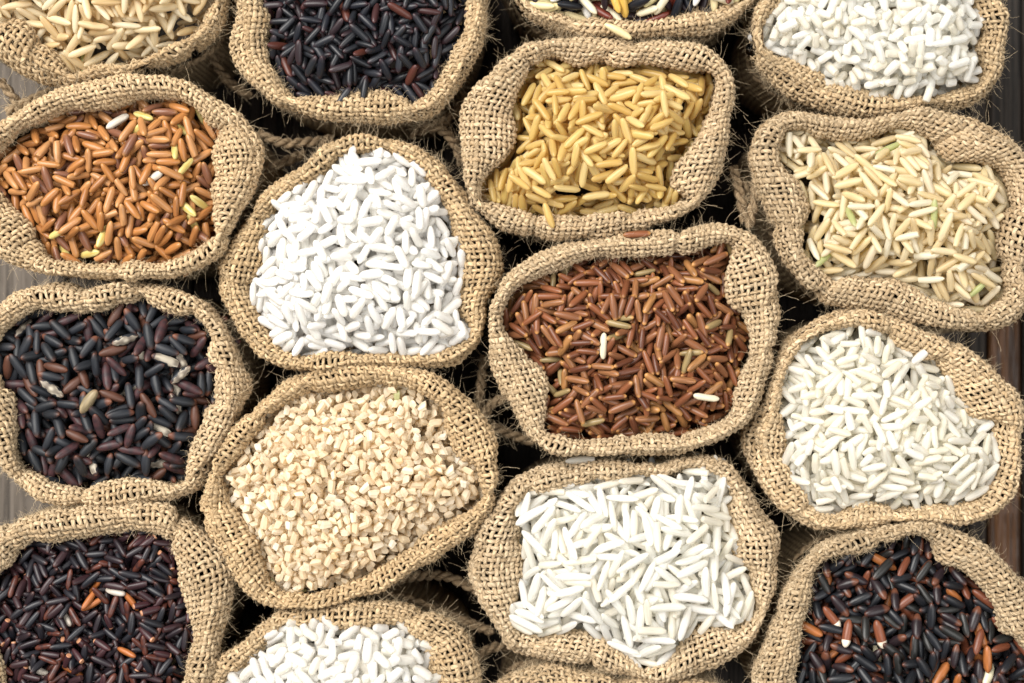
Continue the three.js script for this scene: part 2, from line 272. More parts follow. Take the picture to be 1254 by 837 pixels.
// ------------------------------------------------------------------ a sack: inner and outer outline of its rolled mouth in photo pixels, as pairs
function outline(pairs, H) {
  const n = pairs.length, N = 900, raw = [];
  const cr = (a, b, c, d, t) => 0.5 * (2 * b + (c - a) * t + (2 * a - 5 * b + 4 * c - d) * t * t + (3 * b - a - 3 * c + d) * t * t * t);
  for (let k = 0; k < N; k++) {
    const f = k / N * n, i = Math.floor(f), t = f - i, P = (j) => pairs[(i + j + n) % n], q = [];
    for (let c = 0; c < 4; c++) q.push(cr(P(-1)[c], P(0)[c], P(1)[c], P(2)[c], t));
    const I = at(q[0], q[1], H - 3), O = at(q[2], q[3], H - 5), w = Math.hypot(O[0] - I[0], O[1] - I[1]) || 1, nx = (O[0] - I[0]) / w, nz = (O[1] - I[1]) / w, e = Math.min(0.8, w * 0.16), eo = Math.min(0.3, w * 0.08);   // half a yarn inside the outline
    raw.push([I[0] + nx * e, I[1] + nz * e, O[0] - nx * eo, O[1] - nz * eo]);
  }
  const len = [0];
  for (let k = 1; k <= N; k++) { const a = raw[k - 1], b = raw[k % N]; len.push(len[k - 1] + Math.hypot((b[0] + b[2] - a[0] - a[2]) / 2, (b[1] + b[3] - a[1] - a[3]) / 2)); }
  const total = len[N];
  const sample = (u) => {
    const s = ((u % 1) + 1) % 1 * total; let lo = 0, hi = N;
    while (hi - lo > 1) { const m = (lo + hi) >> 1; len[m] <= s ? lo = m : hi = m; }
    const t = (s - len[lo]) / (len[hi] - len[lo] || 1), a = raw[lo], b = raw[hi % N];
    return a.map((x, c) => lerp(x, b[c], t));
  };
  let cx = 0, cz = 0; for (const r of raw) { cx += r[2] / N; cz += r[3] / N; }
  return { raw, total, sample, c: [cx, cz] };
}
const PITCH = 1.5, CLOTH = 30;                                 // mm between yarns; mm of woven cloth built yarn by yarn from the outside over the lip to the inside
function profile(q, C, H, u, seed) {                            // points from the outside wall up over the lip and down the inside
  const w = Math.hypot(q[2] - q[0], q[3] - q[1]) || 1, nx = (q[2] - q[0]) / w, nz = (q[3] - q[1]) / w;
  const m = Math.hypot(C[0] - q[2], C[1] - q[3]), mx = (C[0] - q[2]) / m, mz = (C[1] - q[3]) / m;
  const a = u * Math.PI * 2, lift = 1.3 * Math.sin(a * 2 + seed) + 0.8 * Math.sin(a * 5 + seed * 2.3) + 0.5 * Math.sin(a * 9 + seed * 5.1);
  const h = H + lift * 0.7, V = (x, y, z) => new THREE.Vector3(x, y, z), P = [];
  P.push(V(q[2] + mx * 3.2, h - 16, q[3] + mz * 3.2), V(q[2] + mx * 1.0, h - 10.5, q[3] + mz * 1.0), V(q[2], h - 5.2, q[3]));
  P.push(V(q[2] - nx * 0.17 * w, h - 1.6, q[3] - nz * 0.17 * w), V(q[2] - nx * 0.45 * w, h, q[3] - nz * 0.45 * w), V(q[2] - nx * 0.8 * w, h - 0.7 - 0.1 * w, q[3] - nz * 0.8 * w));
  P.push(V(q[0], h - 2.6 - 0.16 * w, q[1]), V(q[0] + nx * 0.3, h - 6.5 - 0.16 * w, q[1] + nz * 0.3), V(q[0] + nx * 1.4, h - 13, q[1] + nz * 1.4), V(q[0] + nx * 2.2, h - 24, q[1] + nz * 2.2));
  const pts = new THREE.CatmullRomCurve3(P, false, 'centripetal').getPoints(72), len = [0];
  for (let k = 1; k < pts.length; k++) len.push(len[k - 1] + pts[k].distanceTo(pts[k - 1]));
  return { pts, len };
}
function alongProfile(p, s) {
  let lo = 0, hi = p.len.length - 1; s = clamp(s, 0, p.len[hi]);
  while (hi - lo > 1) { const m = (lo + hi) >> 1; p.len[m] <= s ? lo = m : hi = m; }
  return p.pts[lo].clone().lerp(p.pts[hi], (s - p.len[lo]) / (p.len[hi] - p.len[lo] || 1));
}
const hairGeo = [0, 1, 2].map((k) => {                          // a stray jute fibre 1 mm long, to be scaled
  const s = new Soup(), rnd = mulberry(400 + k), pts = [], nor = [], N = 8; let x = 0, y = 0, z = 0, d = new THREE.Vector3(1, 0.1, 0);
  for (let i = 0; i < N; i++) { pts.push([x, y, z]); nor.push([0.1, 0.9, 0.4]); d.add(new THREE.Vector3((rnd() - 0.5) * 0.7, (rnd() - 0.66) * 0.95, (rnd() - 0.5) * 1.3)).normalize(); x += d.x / N; y += d.y / N; z += d.z / N; }
  yarn(s, pts, nor, pts.map((_, i) => 0.011 * (1 - 0.6 * i / N)), pts.map((_, i) => 0.011 * (1 - 0.6 * i / N)), pts.map(() => [1, 1, 1]), 3, false, 0);
  return s.geometry(false);
});
function hairs(name, list, parent, ox, oz, kindOf) {
  const m = new THREE.InstancedMesh(hairGeo[kindOf], hairMat, list.length); m.name = numbered(name); m.userData.kind = 'stuff';
  const M = new THREE.Matrix4(), Q = new THREE.Quaternion(), X = new THREE.Vector3(1, 0, 0), Y = new THREE.Vector3(), Z = new THREE.Vector3(), c = new THREE.Color();
  list.forEach(([p, d, n, L, k], i) => {
    X.copy(d).normalize(); Z.crossVectors(X, n).normalize(); Y.crossVectors(Z, X);
    M.makeBasis(X, Y, Z).scale(new THREE.Vector3(L, L * k, L * k)); M.setPosition((p.x - ox) * MM, p.y * MM, (p.z - oz) * MM);
    m.setMatrixAt(i, M); const t = hash(i, 3, list.length); m.setColorAt(i, c.setRGB(0.75 + 0.5 * t, 0.72 + 0.5 * t, 0.68 + 0.52 * t));
  });
  parent.add(m); return m;
}
function twine(soup, ctrl, radius, rnd, ox, oz, tone = 1) {     // two plies laid round each other along a path (mm)
  const curve = new THREE.CatmullRomCurve3(ctrl.map((p) => new THREE.Vector3(...p)), false, 'centripetal'), L = curve.getLength(), N = Math.max(8, Math.round(L / 0.55));
  for (const ply of [0, Math.PI]) {
    const pts = [], nor = [], rw = [], col = [];
    for (let k = 0; k <= N; k++) {
      const t = k / N, p = curve.getPoint(t), tg = curve.getTangent(t), up = new THREE.Vector3(0, 1, 0.02), b = new THREE.Vector3().crossVectors(tg, up).normalize(), n = new THREE.Vector3().crossVectors(b, tg);
      const a = ply + t * L * 1.15, e = radius * 0.55;
      pts.push([p.x - ox + (b.x * Math.cos(a) + n.x * Math.sin(a)) * e, p.y + (b.y * Math.cos(a) + n.y * Math.sin(a)) * e, p.z - oz + (b.z * Math.cos(a) + n.z * Math.sin(a)) * e]);
      nor.push([n.x, n.y, n.z]); const j = 0.9 + 0.2 * vnoise(k / 3, ply, 9); rw.push(radius * 0.62 * j);
      const v = tone * (0.8 + 0.4 * vnoise(k / 4, ply + 3, 4)); col.push([0.36 * v, 0.26 * v, 0.155 * v]);
    }
    yarn(soup, pts, nor, rw, rw, col, 6, false, rnd() * 9);
  }
  return curve;
}
let sackCount = 0;
const sacks = {};
function makeSack(id, label, pairs, lift, strings = []) {
  const seed = ++sackCount, rnd = mulberry(seed * 1013), H = MOUTH + lift, o = outline(pairs, H), [ox, oz] = o.c;
  const root = thing('burlap_sack', label, 'sack', ox, oz, 'burlap sacks packed side by side on the table');
  const nWarp = 2 * Math.round(o.total / PITCH / 2), rows = Math.round(CLOTH / PITCH), SU = 3, SV = 3, NU = nWarp * SU, NV = rows * SV;
  // the cloth surface on a grid, three stations per yarn each way
  const G = new Float32Array(NU * (NV + 1) * 3), Nn = new Float32Array(NU * (NV + 1) * 3), gi = (i, j) => (((i % NU) + NU) % NU * (NV + 1) + clamp(j, 0, NV)) * 3;
  for (let i = 0; i < NU; i++) {
    const u = i / NU, p = profile(o.sample(u), o.c, H, u, seed), slack = 1.5 * (vnoise(u * 14, seed, 5, 14) - 0.5);
    for (let j = 0; j <= NV; j++) {
      const q = alongProfile(p, j / NV * CLOTH + slack + 1), g = gi(i, j), w = 0.7 * (vnoise(u * 40, j / 9, seed, 40) - 0.5);
      G[g] = q.x - ox; G[g + 1] = q.y + w; G[g + 2] = q.z - oz;
    }
  }
  const du = new THREE.Vector3(), dv = new THREE.Vector3();
  for (let i = 0; i < NU; i++) for (let j = 0; j <= NV; j++) {
    const a = gi(i - 2, j), b = gi(i + 2, j), c = gi(i, j - 2), d = gi(i, j + 2), g = gi(i, j);
    du.set(G[b] - G[a], G[b + 1] - G[a + 1], G[b + 2] - G[a + 2]); dv.set(G[d] - G[c], G[d + 1] - G[c + 1], G[d + 2] - G[c + 2]);
    du.cross(dv).normalize(); Nn[g] = du.x; Nn[g + 1] = du.y; Nn[g + 2] = du.z;
  }
  // the normal must look out of the cloth: up at the lip
  let upness = 0; for (let i = 0; i < NU; i += 7) { let best = 0, y = -1e9; for (let j = 0; j <= NV; j++) if (G[gi(i, j) + 1] > y) { y = G[gi(i, j) + 1]; best = j; } upness += Nn[gi(i, best) + 1]; }
  if (upness < 0) for (let k = 0; k < Nn.length; k++) Nn[k] = -Nn[k];
  for (let i = 0; i < NU; i++) for (let j = 0; j <= NV; j++) {
    const u = i / NU, g = gi(i, j), e = 1.5 * (vnoise(u * 22, j / 16, seed + 40, 22) - 0.5) + 0.8 * (vnoise(u * 60, j / 22, seed + 41, 60) - 0.5) - 1.5 * Math.pow(1 - Math.abs(2 * vnoise(u * 13, j / 45, seed + 42, 13) - 1), 7);
    for (let c = 0; c < 3; c++) G[g + c] += Nn[g + c] * e;
  }
  const S = (fi, fj, out, k) => {                               // bilinear
    const i = Math.floor(fi), j = Math.floor(clamp(fj, 0, NV - 1e-6)), a = fi - i, b = clamp(fj, 0, NV) - j, w = [(1 - a) * (1 - b), a * (1 - b), (1 - a) * b, a * b], q = [gi(i, j), gi(i + 1, j), gi(i, j + 1), gi(i + 1, j + 1)], A = k ? Nn : G;
    out[0] = out[1] = out[2] = 0; for (let e = 0; e < 4; e++) for (let c = 0; c < 3; c++) out[c] += w[e] * A[q[e] + c];
    return out;
  };
  const seen = (p) => inFrame(p[0] + ox, p[2] + oz, p[1], 45);
  const hue = 0.9 + 0.2 * rnd(), AMP = 0.4, grey = rnd(), dye = (k, f) => {
    const t = hash(k, seed, 11), v = 0.84 + 0.3 * hash(k, seed, 12), g = vnoise(f * 0.7, k * 3.7, seed), c = mix3([0.5, 0.356, 0.204], [0.64, 0.508, 0.338], 0.55 * t + 0.45 * g).map((x, n) => x * hue * (1 + (grey - 0.5) * [-0.05, 0.02, 0.16][n]));
    return c.map((x) => x * v * (0.86 + 0.28 * g));
  };
  const cloth = new Soup();
  const run = (pts, nor, rw, rh, col, closed, sides) => {        // leave out what lies outside the frame
    let from = -1;
    const all = pts.every(seen);
    if (all) return yarn(cloth, pts, nor, rw, rh, col, sides, closed, rnd() * 9);
    if (closed) { for (const l of [pts, nor, rw, rh, col]) l.push(l[0]); }
    for (let k = 0; k <= pts.length; k++) {
      const on = k < pts.length && seen(pts[k]);
      if (on && from < 0) from = k;
      if (!on && from >= 0) { if (k - from > 2) yarn(cloth, pts.slice(from, k), nor.slice(from, k), rw.slice(from, k), rh.slice(from, k), col.slice(from, k), sides, false, rnd() * 9); from = -1; }
    }
  };
  for (let i = 0; i < nWarp; i++) {
    const pts = [], nor = [], rw = [], rh = [], col = [], off = (rnd() - 0.5) * 0.5, th = 0.76 + 0.42 * rnd() + (rnd() < 0.06 ? 0.3 : 0);
    for (let j = 0; j <= NV; j++) {
      const f = j / SV, wob = off + 0.55 * (vnoise(f * 0.6, i * 5.3, seed + 3) - 0.5), p = S(i * SU + wob, j, [], 0), n = S(i * SU + wob, j, [], 1), z = AMP * Math.cos(Math.PI * (f + i)) + 0.1;
      pts.push([p[0] + n[0] * z, p[1] + n[1] * z, p[2] + n[2] * z]); nor.push(n);
      const s = th * (0.82 + 0.36 * vnoise(f * 0.55, i * 9.1, seed + 7)); rw.push(0.48 * s); rh.push(0.37 * (0.9 + 0.1 * s)); col.push(dye(i, f));
    }
    run(pts, nor, rw, rh, col, false, 6);
  }
  for (let j = 0; j < rows; j++) {
    const pts = [], nor = [], rw = [], rh = [], col = [], off = (rnd() - 0.5) * 0.4, th = 0.76 + 0.42 * rnd() + (rnd() < 0.06 ? 0.3 : 0);
    for (let i = 0; i < NU; i++) {
      const f = i / SU, wob = off + 0.6 * (vnoise(f * 0.5, j * 7.7, seed + 5) - 0.5), p = S(i, (j + 0.0) * SV + wob, [], 0), n = S(i, j * SV + wob, [], 1), z = -AMP * Math.cos(Math.PI * (f + j)) + 0.05;
      pts.push([p[0] + n[0] * z, p[1] + n[1] * z, p[2] + n[2] * z]); nor.push(n);
      const s = th * (0.82 + 0.36 * vnoise(f * 0.5, j * 6.1 + 50, seed + 9)); rw.push(0.5 * s); rh.push(0.37 * (0.9 + 0.1 * s)); col.push(dye(j + 500, f));
    }
    run(pts, nor, rw, rh, col, true, 6);
  }
  part('woven_cloth', cloth.geometry(false), yarnMat, root, { kind: 'stuff' });
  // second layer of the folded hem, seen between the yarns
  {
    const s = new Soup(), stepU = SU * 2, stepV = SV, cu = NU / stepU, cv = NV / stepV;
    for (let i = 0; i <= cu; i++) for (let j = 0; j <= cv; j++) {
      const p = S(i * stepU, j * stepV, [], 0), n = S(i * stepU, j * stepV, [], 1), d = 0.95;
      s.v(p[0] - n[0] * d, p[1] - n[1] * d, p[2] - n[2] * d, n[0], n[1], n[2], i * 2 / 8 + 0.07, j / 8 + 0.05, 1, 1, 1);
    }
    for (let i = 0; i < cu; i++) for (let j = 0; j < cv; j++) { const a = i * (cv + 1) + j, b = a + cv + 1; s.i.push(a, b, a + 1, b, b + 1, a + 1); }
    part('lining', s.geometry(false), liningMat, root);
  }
  // the body below: drawn in at the neck, full below it
  {
    const s = new Soup(), NUb = 144, ys = [[H - 14, 0.985], [H - 17, 0.95], [H - 20, 0.9], [H - 23, 0.885], [H - 26, 0.92], [H - 31, 0.99], [H - 38, 1.05], [30, 1.085], [20, 1.09], [10, 1.06], [4, 1.0], [0.6, 0.93], [0.6, 0.5]];
    let sv = 0;
    ys.forEach(([y, f], r) => {
      if (r) sv += Math.hypot(y - ys[r - 1][0], (f - ys[r - 1][1]) * o.total / 6.3);
      for (let i = 0; i <= NUb; i++) {
        const u = (i % NUb) / NUb, q = o.sample(u), pleat = Math.exp(-(((y - (H - 23)) / 9) ** 2)) * 0.035 * Math.sin(u * Math.PI * 2 * 17 + 2 * Math.sin(u * 19 + seed)), far = Math.hypot(ox, oz) > 70 ? clamp(((q[2] - ox) * ox + (q[3] - oz) * oz) / (Math.hypot(ox, oz) * 24), 0, 1) : 0, slim = lerp(0.87, 1, far), full = 1 - clamp((y - (H - 24)) / 8, 0, 1), k = f * lerp(1, slim, full) + pleat + 0.03 * (vnoise(u * 12, y / 14, seed + 2, 12) - 0.5);
        s.v((q[2] - ox) * k, y, (q[3] - oz) * k, 0, 1, 0, i / NUb * Math.round(o.total / PITCH / 8), sv / PITCH / 8, 1, 1, 1);
      }
    });
    const R = NUb + 1;
    for (let r = 0; r < ys.length - 1; r++) for (let i = 0; i < NUb; i++) { const a = r * R + i, b = a + R; s.i.push(a, a + 1, b, a + 1, b + 1, b); }
    part('sack_body', s.geometry(true), clothMat, root);
  }
  // the string round the neck and its loose ends
  {
    const ring = []; for (let k = 0; k <= 40; k++) { const q = o.sample(k / 40); ring.push([ox + (q[2] - ox) * 0.91, H - 22.5 + 0.6 * Math.sin(k), oz + (q[3] - oz) * 0.91]); }
    const s = new Soup(); twine(s, ring, 1.15, rnd, ox, oz); part('tie_string', s.geometry(false), twineMat, root);
    for (const path of strings) {
      const t = new Soup(), c = twine(t, path.map(([x, y, h]) => { const [wx, wz] = at(x, y, h); return [wx, h, wz]; }), 1.25, rnd, ox, oz), list = [];
      const end = part('string_end', t.geometry(false), twineMat, root);
      for (let k = 0; k < 60; k++) { const p = c.getPoint(rnd()), d = new THREE.Vector3(rnd() - 0.5, rnd() - 0.3, rnd() - 0.5).normalize(); list.push([p, d, new THREE.Vector3(0, 1, 0.1), 2 + 6 * rnd() * rnd(), 1 / (0.5 + 0.5 * rnd())]); }
      hairs('string_fibre', list, end, ox, oz, 1);
    }
  }
  // stray fibres
  for (let kindOf = 0; kindOf < 3; kindOf++) {
    const list = [], count = [900, 360, 900][kindOf];
    for (let k = 0; k < count * 8 && list.length < count; k++) {
      const i = rnd() * NU, j = (kindOf === 1 ? 0.05 + 0.55 * rnd() : 0.05 + 0.75 * rnd()) * NV, p = S(i, j, [], 0), n = S(i, j, [], 1);
      if (!seen(p) || Math.pow(vnoise(i / NU * 34, j / 11, seed + 60, 34), 1.6) < rnd() * 0.75) continue;
      const N = new THREE.Vector3(...n), T = new THREE.Vector3(rnd() - 0.5, rnd() - 0.5, rnd() - 0.5).normalize(), d = T.multiplyScalar(1).add(N.clone().multiplyScalar(kindOf === 1 ? 0.5 : 0.25)).normalize();
      const L = kindOf === 1 ? 2.2 + 8.5 * rnd() ** 2.4 : 0.8 + 2.6 * rnd() ** 1.8, thick = (kindOf === 1 ? 0.03 : 0.02 + 0.014 * rnd()) / (0.011 * L);
      list.push([new THREE.Vector3(p[0] + ox + n[0] * 0.6, p[1] + n[1] * 0.6, p[2] + oz + n[2] * 0.6), d, N, L, thick * (kindOf === 1 ? 1 : 1)]);
    }
    if (list.length) hairs('fibre', list, root, ox, oz, kindOf);
  }
  sacks[id] = { o, H, root };
}

// ------------------------------------------------------------------ the rice in a sack: grains laid down one by one on a height map
const counts = [], heaps = {};
function fill(id, kindName, label, { edge = -5, dome = 8, reach = 20, layers = 1, grow = 1.2, tilt = [0, 0] } = {}) {
  const { o, H } = sacks[id], k = K[kindName], rnd = mulberry(9000 + counts.length * 77), [ox, oz] = o.c;
  const root = thing('rice_heap', label, 'rice', ox, oz, 'heaps of rice filling the open sacks');
  const poly = []; for (let i = 0; i < 120; i++) { const q = o.sample(i / 120), w = Math.hypot(q[2] - q[0], q[3] - q[1]) || 1; poly.push([q[0] + (q[2] - q[0]) / w * grow, q[1] + (q[3] - q[1]) / w * grow]); }
  let x0 = 1e9, x1 = -1e9, z0 = 1e9, z1 = -1e9; for (const [x, z] of poly) { x0 = Math.min(x0, x); x1 = Math.max(x1, x); z0 = Math.min(z0, z); z1 = Math.max(z1, z); }
  const lim = at(-70, -70, H), lim2 = at(1324, 907, H); x0 = Math.max(x0, lim[0]); z0 = Math.max(z0, lim[1]); x1 = Math.min(x1, lim2[0]); z1 = Math.min(z1, lim2[1]);
  const CELL = 0.3, nx = Math.ceil((x1 - x0) / CELL) + 1, nz = Math.ceil((z1 - z0) / CELL) + 1;
  const hmap = new Float32Array(nx * nz), target = new Float32Array(nx * nz), ids = new Int32Array(nx * nz).fill(-1), inside = [], isIn = new Uint8Array(nx * nz);
  const cx = (x0 + x1) / 2, cz = (z0 + z1) / 2;
  for (let b = 0; b < nz; b++) for (let a = 0; a < nx; a++) {
    const x = x0 + a * CELL, z = z0 + b * CELL; let c = false, d2 = 1e9;
    for (let i = 0, j = poly.length - 1; i < poly.length; j = i++) {
      const [xi, zi] = poly[i], [xj, zj] = poly[j];
      if ((zi > z) !== (zj > z) && x < (xj - xi) * (z - zi) / (zj - zi) + xi) c = !c;
      const ex = xj - xi, ez = zj - zi, t = clamp(((x - xi) * ex + (z - zi) * ez) / (ex * ex + ez * ez || 1), 0, 1), px = x - xi - t * ex, pz = z - zi - t * ez;
      d2 = Math.min(d2, px * px + pz * pz);
    }
    const q = b * nx + a, d = Math.sqrt(d2);
    target[q] = H + edge + dome * (1 - (1 - Math.min(1, d / reach)) ** 2) + tilt[0] * (x - cx) / 25 + tilt[1] * (z - cz) / 25 + 2.6 * (vnoise(x / 9 + 50, z / 9 + 50, counts.length + 3) - 0.5);
    hmap[q] = target[q] - 8.5;
    if (c) { inside.push(q); isIn[q] = 1; }
  }
  const grains = [], hAt = (x, z) => { const a = Math.round((x - x0) / CELL), b = Math.round((z - z0) / CELL); return a < 0 || b < 0 || a >= nx || b >= nz ? -1e9 : hmap[b * nx + a]; };
  const okAt = (x, z) => { const a = Math.round((x - x0) / CELL), b = Math.round((z - z0) / CELL); return a < 0 || b < 0 || a >= nx || b >= nz || isIn[b * nx + a]; };
  let fails = 0;
  for (let tries = 0; tries < 9000 && fails < 260; tries++) {
    let best = -1, deficit = -1e9;
    for (let c = 0; c < 9; c++) { const q = inside[Math.floor(rnd() * inside.length)], e = target[q] - hmap[q] + rnd() * 0.8; if (e > deficit) { deficit = e; best = q; } }
    if (deficit < 0.9) { fails++; continue; }
    let v = pick(k.weights, rnd()), [L, W, T] = k.dims[v], sc = 0.88 + 0.2 * rnd(), l2 = L * sc / 2;
    const x = x0 + (best % nx) * CELL, z = z0 + Math.floor(best / nx) * CELL; let yaw, c, s, fits = false;
    for (let a = 0; a < 12 && !fits; a++) { if (a === 7) { sc *= 0.66; l2 *= 0.66; } yaw = rnd() * Math.PI * 2; c = Math.cos(yaw); s = Math.sin(yaw); fits = okAt(x + c * l2 * 0.8, z - s * l2 * 0.8) && okAt(x - c * l2 * 0.8, z + s * l2 * 0.8); }
    if (!fits) continue;
    const r = W * sc / 2, th = T * sc / 2, h = [], M = 4;
    for (let e = -M; e <= M; e++) {
      const t = e / M * 0.92, rr = th * Math.sqrt(Math.max(0.05, 1 - Math.abs(t) ** 3.4)); let m = -1e9;
      for (const g of [-0.55, 0, 0.55]) m = Math.max(m, hAt(x + c * t * l2 + s * g * r, z - s * t * l2 + c * g * r) - (g ? 0.25 * th : 0));
      h.push(m < -1e8 ? -1e9 : m + 0.72 * rr);
    }
    let y = h[M], slope = 0;
    for (let a = -M; a < 0; a++) for (let b = 1; b <= M; b++) { const ha = h[a + M], hb = h[b + M]; if (ha < -1e8 || hb < -1e8) continue; const m = (hb - ha) / ((b - a) / M * l2 * 0.92), yc = ha - m * a / M * l2 * 0.92; if (yc > y + 1e-6) { y = yc; slope = m; } }
    if (slope === 0) { const a = h[0], b = h[2 * M]; if (a > -1e8 && b > -1e8) slope = clamp((b - a) / (2 * l2), -0.5, 0.5) * 0.6; for (let e = -M; e <= M; e++) y = Math.max(y, h[e + M] - slope * e / M * l2 * 0.92); }
    slope += (rnd() - 0.5) * 0.12;
    if (rnd() < 0.3) { const tip = (rnd() < 0.5 ? -1 : 1) * (0.2 + 0.4 * rnd()); slope += tip; y += 0.2 * Math.abs(tip) * l2; }   // one end dug in, the other sticking up
    if (Math.abs(slope) > 0.95 || y > target[best] + 1.6 * th + 1.2) continue;
    const pitch = Math.atan(slope), id = grains.length, cp = Math.cos(pitch);
    grains.push({ x, y, z, yaw, pitch, roll: (rnd() - 0.5) * 1.1, v, sc, seen: 0 });
    const R = Math.ceil(l2 / CELL) + 1, a0 = best % nx, b0 = Math.floor(best / nx);
    for (let b = Math.max(0, b0 - R); b <= Math.min(nz - 1, b0 + R); b++) for (let a = Math.max(0, a0 - R); a <= Math.min(nx - 1, a0 + R); a++) {
      const dx = (a - a0) * CELL, dz = (b - b0) * CELL, u = dx * c - dz * s, w = dx * s + dz * c, t = u / (l2 * cp);
      if (Math.abs(t) >= 1) continue;
      const rr = Math.sqrt(1 - Math.abs(t) ** 3.4), q = w / (r * rr); if (Math.abs(q) >= 1) continue;
      const top = y + slope * u + th * rr * Math.sqrt(1 - q * q), cell = b * nx + a;
      if (top > hmap[cell]) { hmap[cell] = top; ids[cell] = id; }
    }
  }
  for (let q = 0; q < ids.length; q++) if (ids[q] >= 0) { const x = x0 + (q % nx) * CELL, z = z0 + Math.floor(q / nx) * CELL; grains[ids[q]].seen += inFrame(x, z, hmap[q], 4) ? 1 : 0.001; }
  grains.sort((a, b) => b.seen - a.seen);
  const E = new THREE.Euler(), Qy = new THREE.Quaternion(), Qz = new THREE.Quaternion(), Qx = new THREE.Quaternion(), AX = new THREE.Vector3(1, 0, 0), AY = new THREE.Vector3(0, 1, 0), AZ = new THREE.Vector3(0, 0, 1);
  const pose = (g, m) => { m.position.set((g.x - ox) * MM, g.y * MM, (g.z - oz) * MM); m.quaternion.copy(Qy.setFromAxisAngle(AY, g.yaw)).multiply(Qz.setFromAxisAngle(AZ, g.pitch)).multiply(Qx.setFromAxisAngle(AX, g.roll)); m.scale.setScalar(g.sc); };
  const shown = grains.filter((g) => g.seen >= 1).slice(0, 300), rest = grains.filter((g) => !shown.includes(g) && g.seen >= 0.0005 || !shown.includes(g) && inFrame(g.x, g.z, g.y, 60));
  for (const g of shown) pose(g, part('rice_grain', k.geo[g.v], k.mat, root, k.odd?.[g.v] ? { label: k.odd[g.v] } : undefined));
  // the grains below and between: the same grains, too many to be parts each
  const typical = k.weights.indexOf(Math.max(...k.weights)), im = new THREE.InstancedMesh(k.geo[typical], k.mat, rest.length), d = new THREE.Object3D(), col = new THREE.Color();
  im.name = numbered('rice_grains'); im.userData.kind = 'stuff';
  rest.forEach((g, i) => { pose(g, d); d.updateMatrix(); im.setMatrixAt(i, d.matrix); const t = 0.9 + 0.14 * hash(i, 5, 3); im.setColorAt(i, col.setRGB(t, t, t)); });
  root.add(im);
  heaps[id] = { root, k, put(v, px, py, deg, label) { const [x, z] = at(px, py, H - 2), y = hAt(x, z) + k.dims[v][2] * 0.4, [X, Z] = at(px, py, y); pose({ x: X, y, z: Z, yaw: deg * Math.PI / 180, pitch: 0.05, roll: 0.2, sc: 1 }, part('rice_grain', k.geo[v], k.mat, root, { label })); } };
  counts.push(id + ':' + grains.length + '/' + shown.length + ' last ' + Math.round(shown[shown.length - 1]?.seen ?? 0));
}
// a single grain that has fallen outside the heaps
function loose(kindName, v, label, px, py, y, deg, tilt = 0) {
  const k = K[kindName], [x, z] = at(px, py, y), m = new THREE.Mesh(k.geo[v], k.mat);
  m.name = numbered('loose_rice_grain'); m.userData = { label, category: 'rice grain' }; m.castShadow = m.receiveShadow = true;
  m.position.set(x * MM, y * MM, z * MM); m.rotation.order = 'YZX'; m.rotation.set(0, deg * Math.PI / 180, tilt);
  scene.add(m);
}

// ------------------------------------------------------------------ the sacks as they stand, clockwise pairs [inner x, inner y, outer x, outer y]
makeSack('A', 'burlap sack of long brown rice cut off by the top left corner', [[130,-120,130,-160],[205,-100,225,-135],[252,-50,280,-65],[258,-5,278,-5],[253,10,272,20],[234,37,260,45],[200,64,225,68],[151,79,185,86],[110,83,140,94],[90,84,95,106],[67,64,60,102],[40,40,30,88],[22,24,0,68],[0,30,-25,58],[-20,10,-50,30],[-20,-50,-55,-55],[40,-105,25,-140]], 0, [[[62, 112, 52], [35, 124, 50], [8, 138, 48]], [[0, 100, 52], [20, 125, 50], [30, 150, 46]]]);
makeSack('B', 'burlap sack of slim black rice at the top edge, beside the brown rice sack', [[440,-130,440,-175],[520,-110,545,-145],[562,-50,597,-70],[567,0,600,0],[559,37,596,34],[550,66,587,63],[541,92,573,95],[527,115,550,123],[510,125,527,141],[490,115,490,147],[461,111,461,150],[432,115,432,151],[404,119,395,147],[369,115,343,132],[349,100,317,114],[335,72,294,92],[329,49,283,60],[333,26,283,34],[322,0,287,0],[312,-50,280,-55],[350,-110,325,-140]], 1, [[[448, 142, 44], [448, 155, 40], [447, 172, 34]], [[255, 62, 40], [275, 95, 40], [305, 118, 38]]]);
makeSack('C', 'burlap sack of mixed coloured rice at the top edge, mostly outside the picture', [[765,-160,765,-195],[850,-130,880,-155],[895,-70,925,-80],[905,-8,929,-8],[890,5,910,20],[869,9,885,37],[836,17,840,45],[799,24,785,47],[763,25,730,46],[716,18,682,42],[682,13,656,31],[657,5,638,15],[640,-15,612,-30],[630,-70,600,-80],[670,-130,650,-160]], -2);
makeSack('D', 'burlap sack of golden yellow parboiled rice with a fold pushed in on one side', [[678,72,678,44],[712,77,741,45],[755,78,785,47],[800,81,825,51],[841,86,860,60],[869,95,888,82],[873,110,899,105],[868,130,899,125],[855,159,895,150],[841,190,889,182],[822,222,880,212],[838,241,866,241],[822,252,838,264],[775,257,775,283],[723,259,716,292],[671,259,665,290],[626,254,610,277],[595,242,578,254],[590,224,567,228],[602,209,565,205],[627,182,563,180],[634,159,563,155],[628,135,570,128],[636,104,590,97],[652,85,622,64]], 2, [[[572, 118, 54], [552, 142, 54], [530, 154, 53], [503, 165, 49]], [[518, 154, 53], [542, 160, 54], [557, 176, 53], [566, 202, 49]]]);
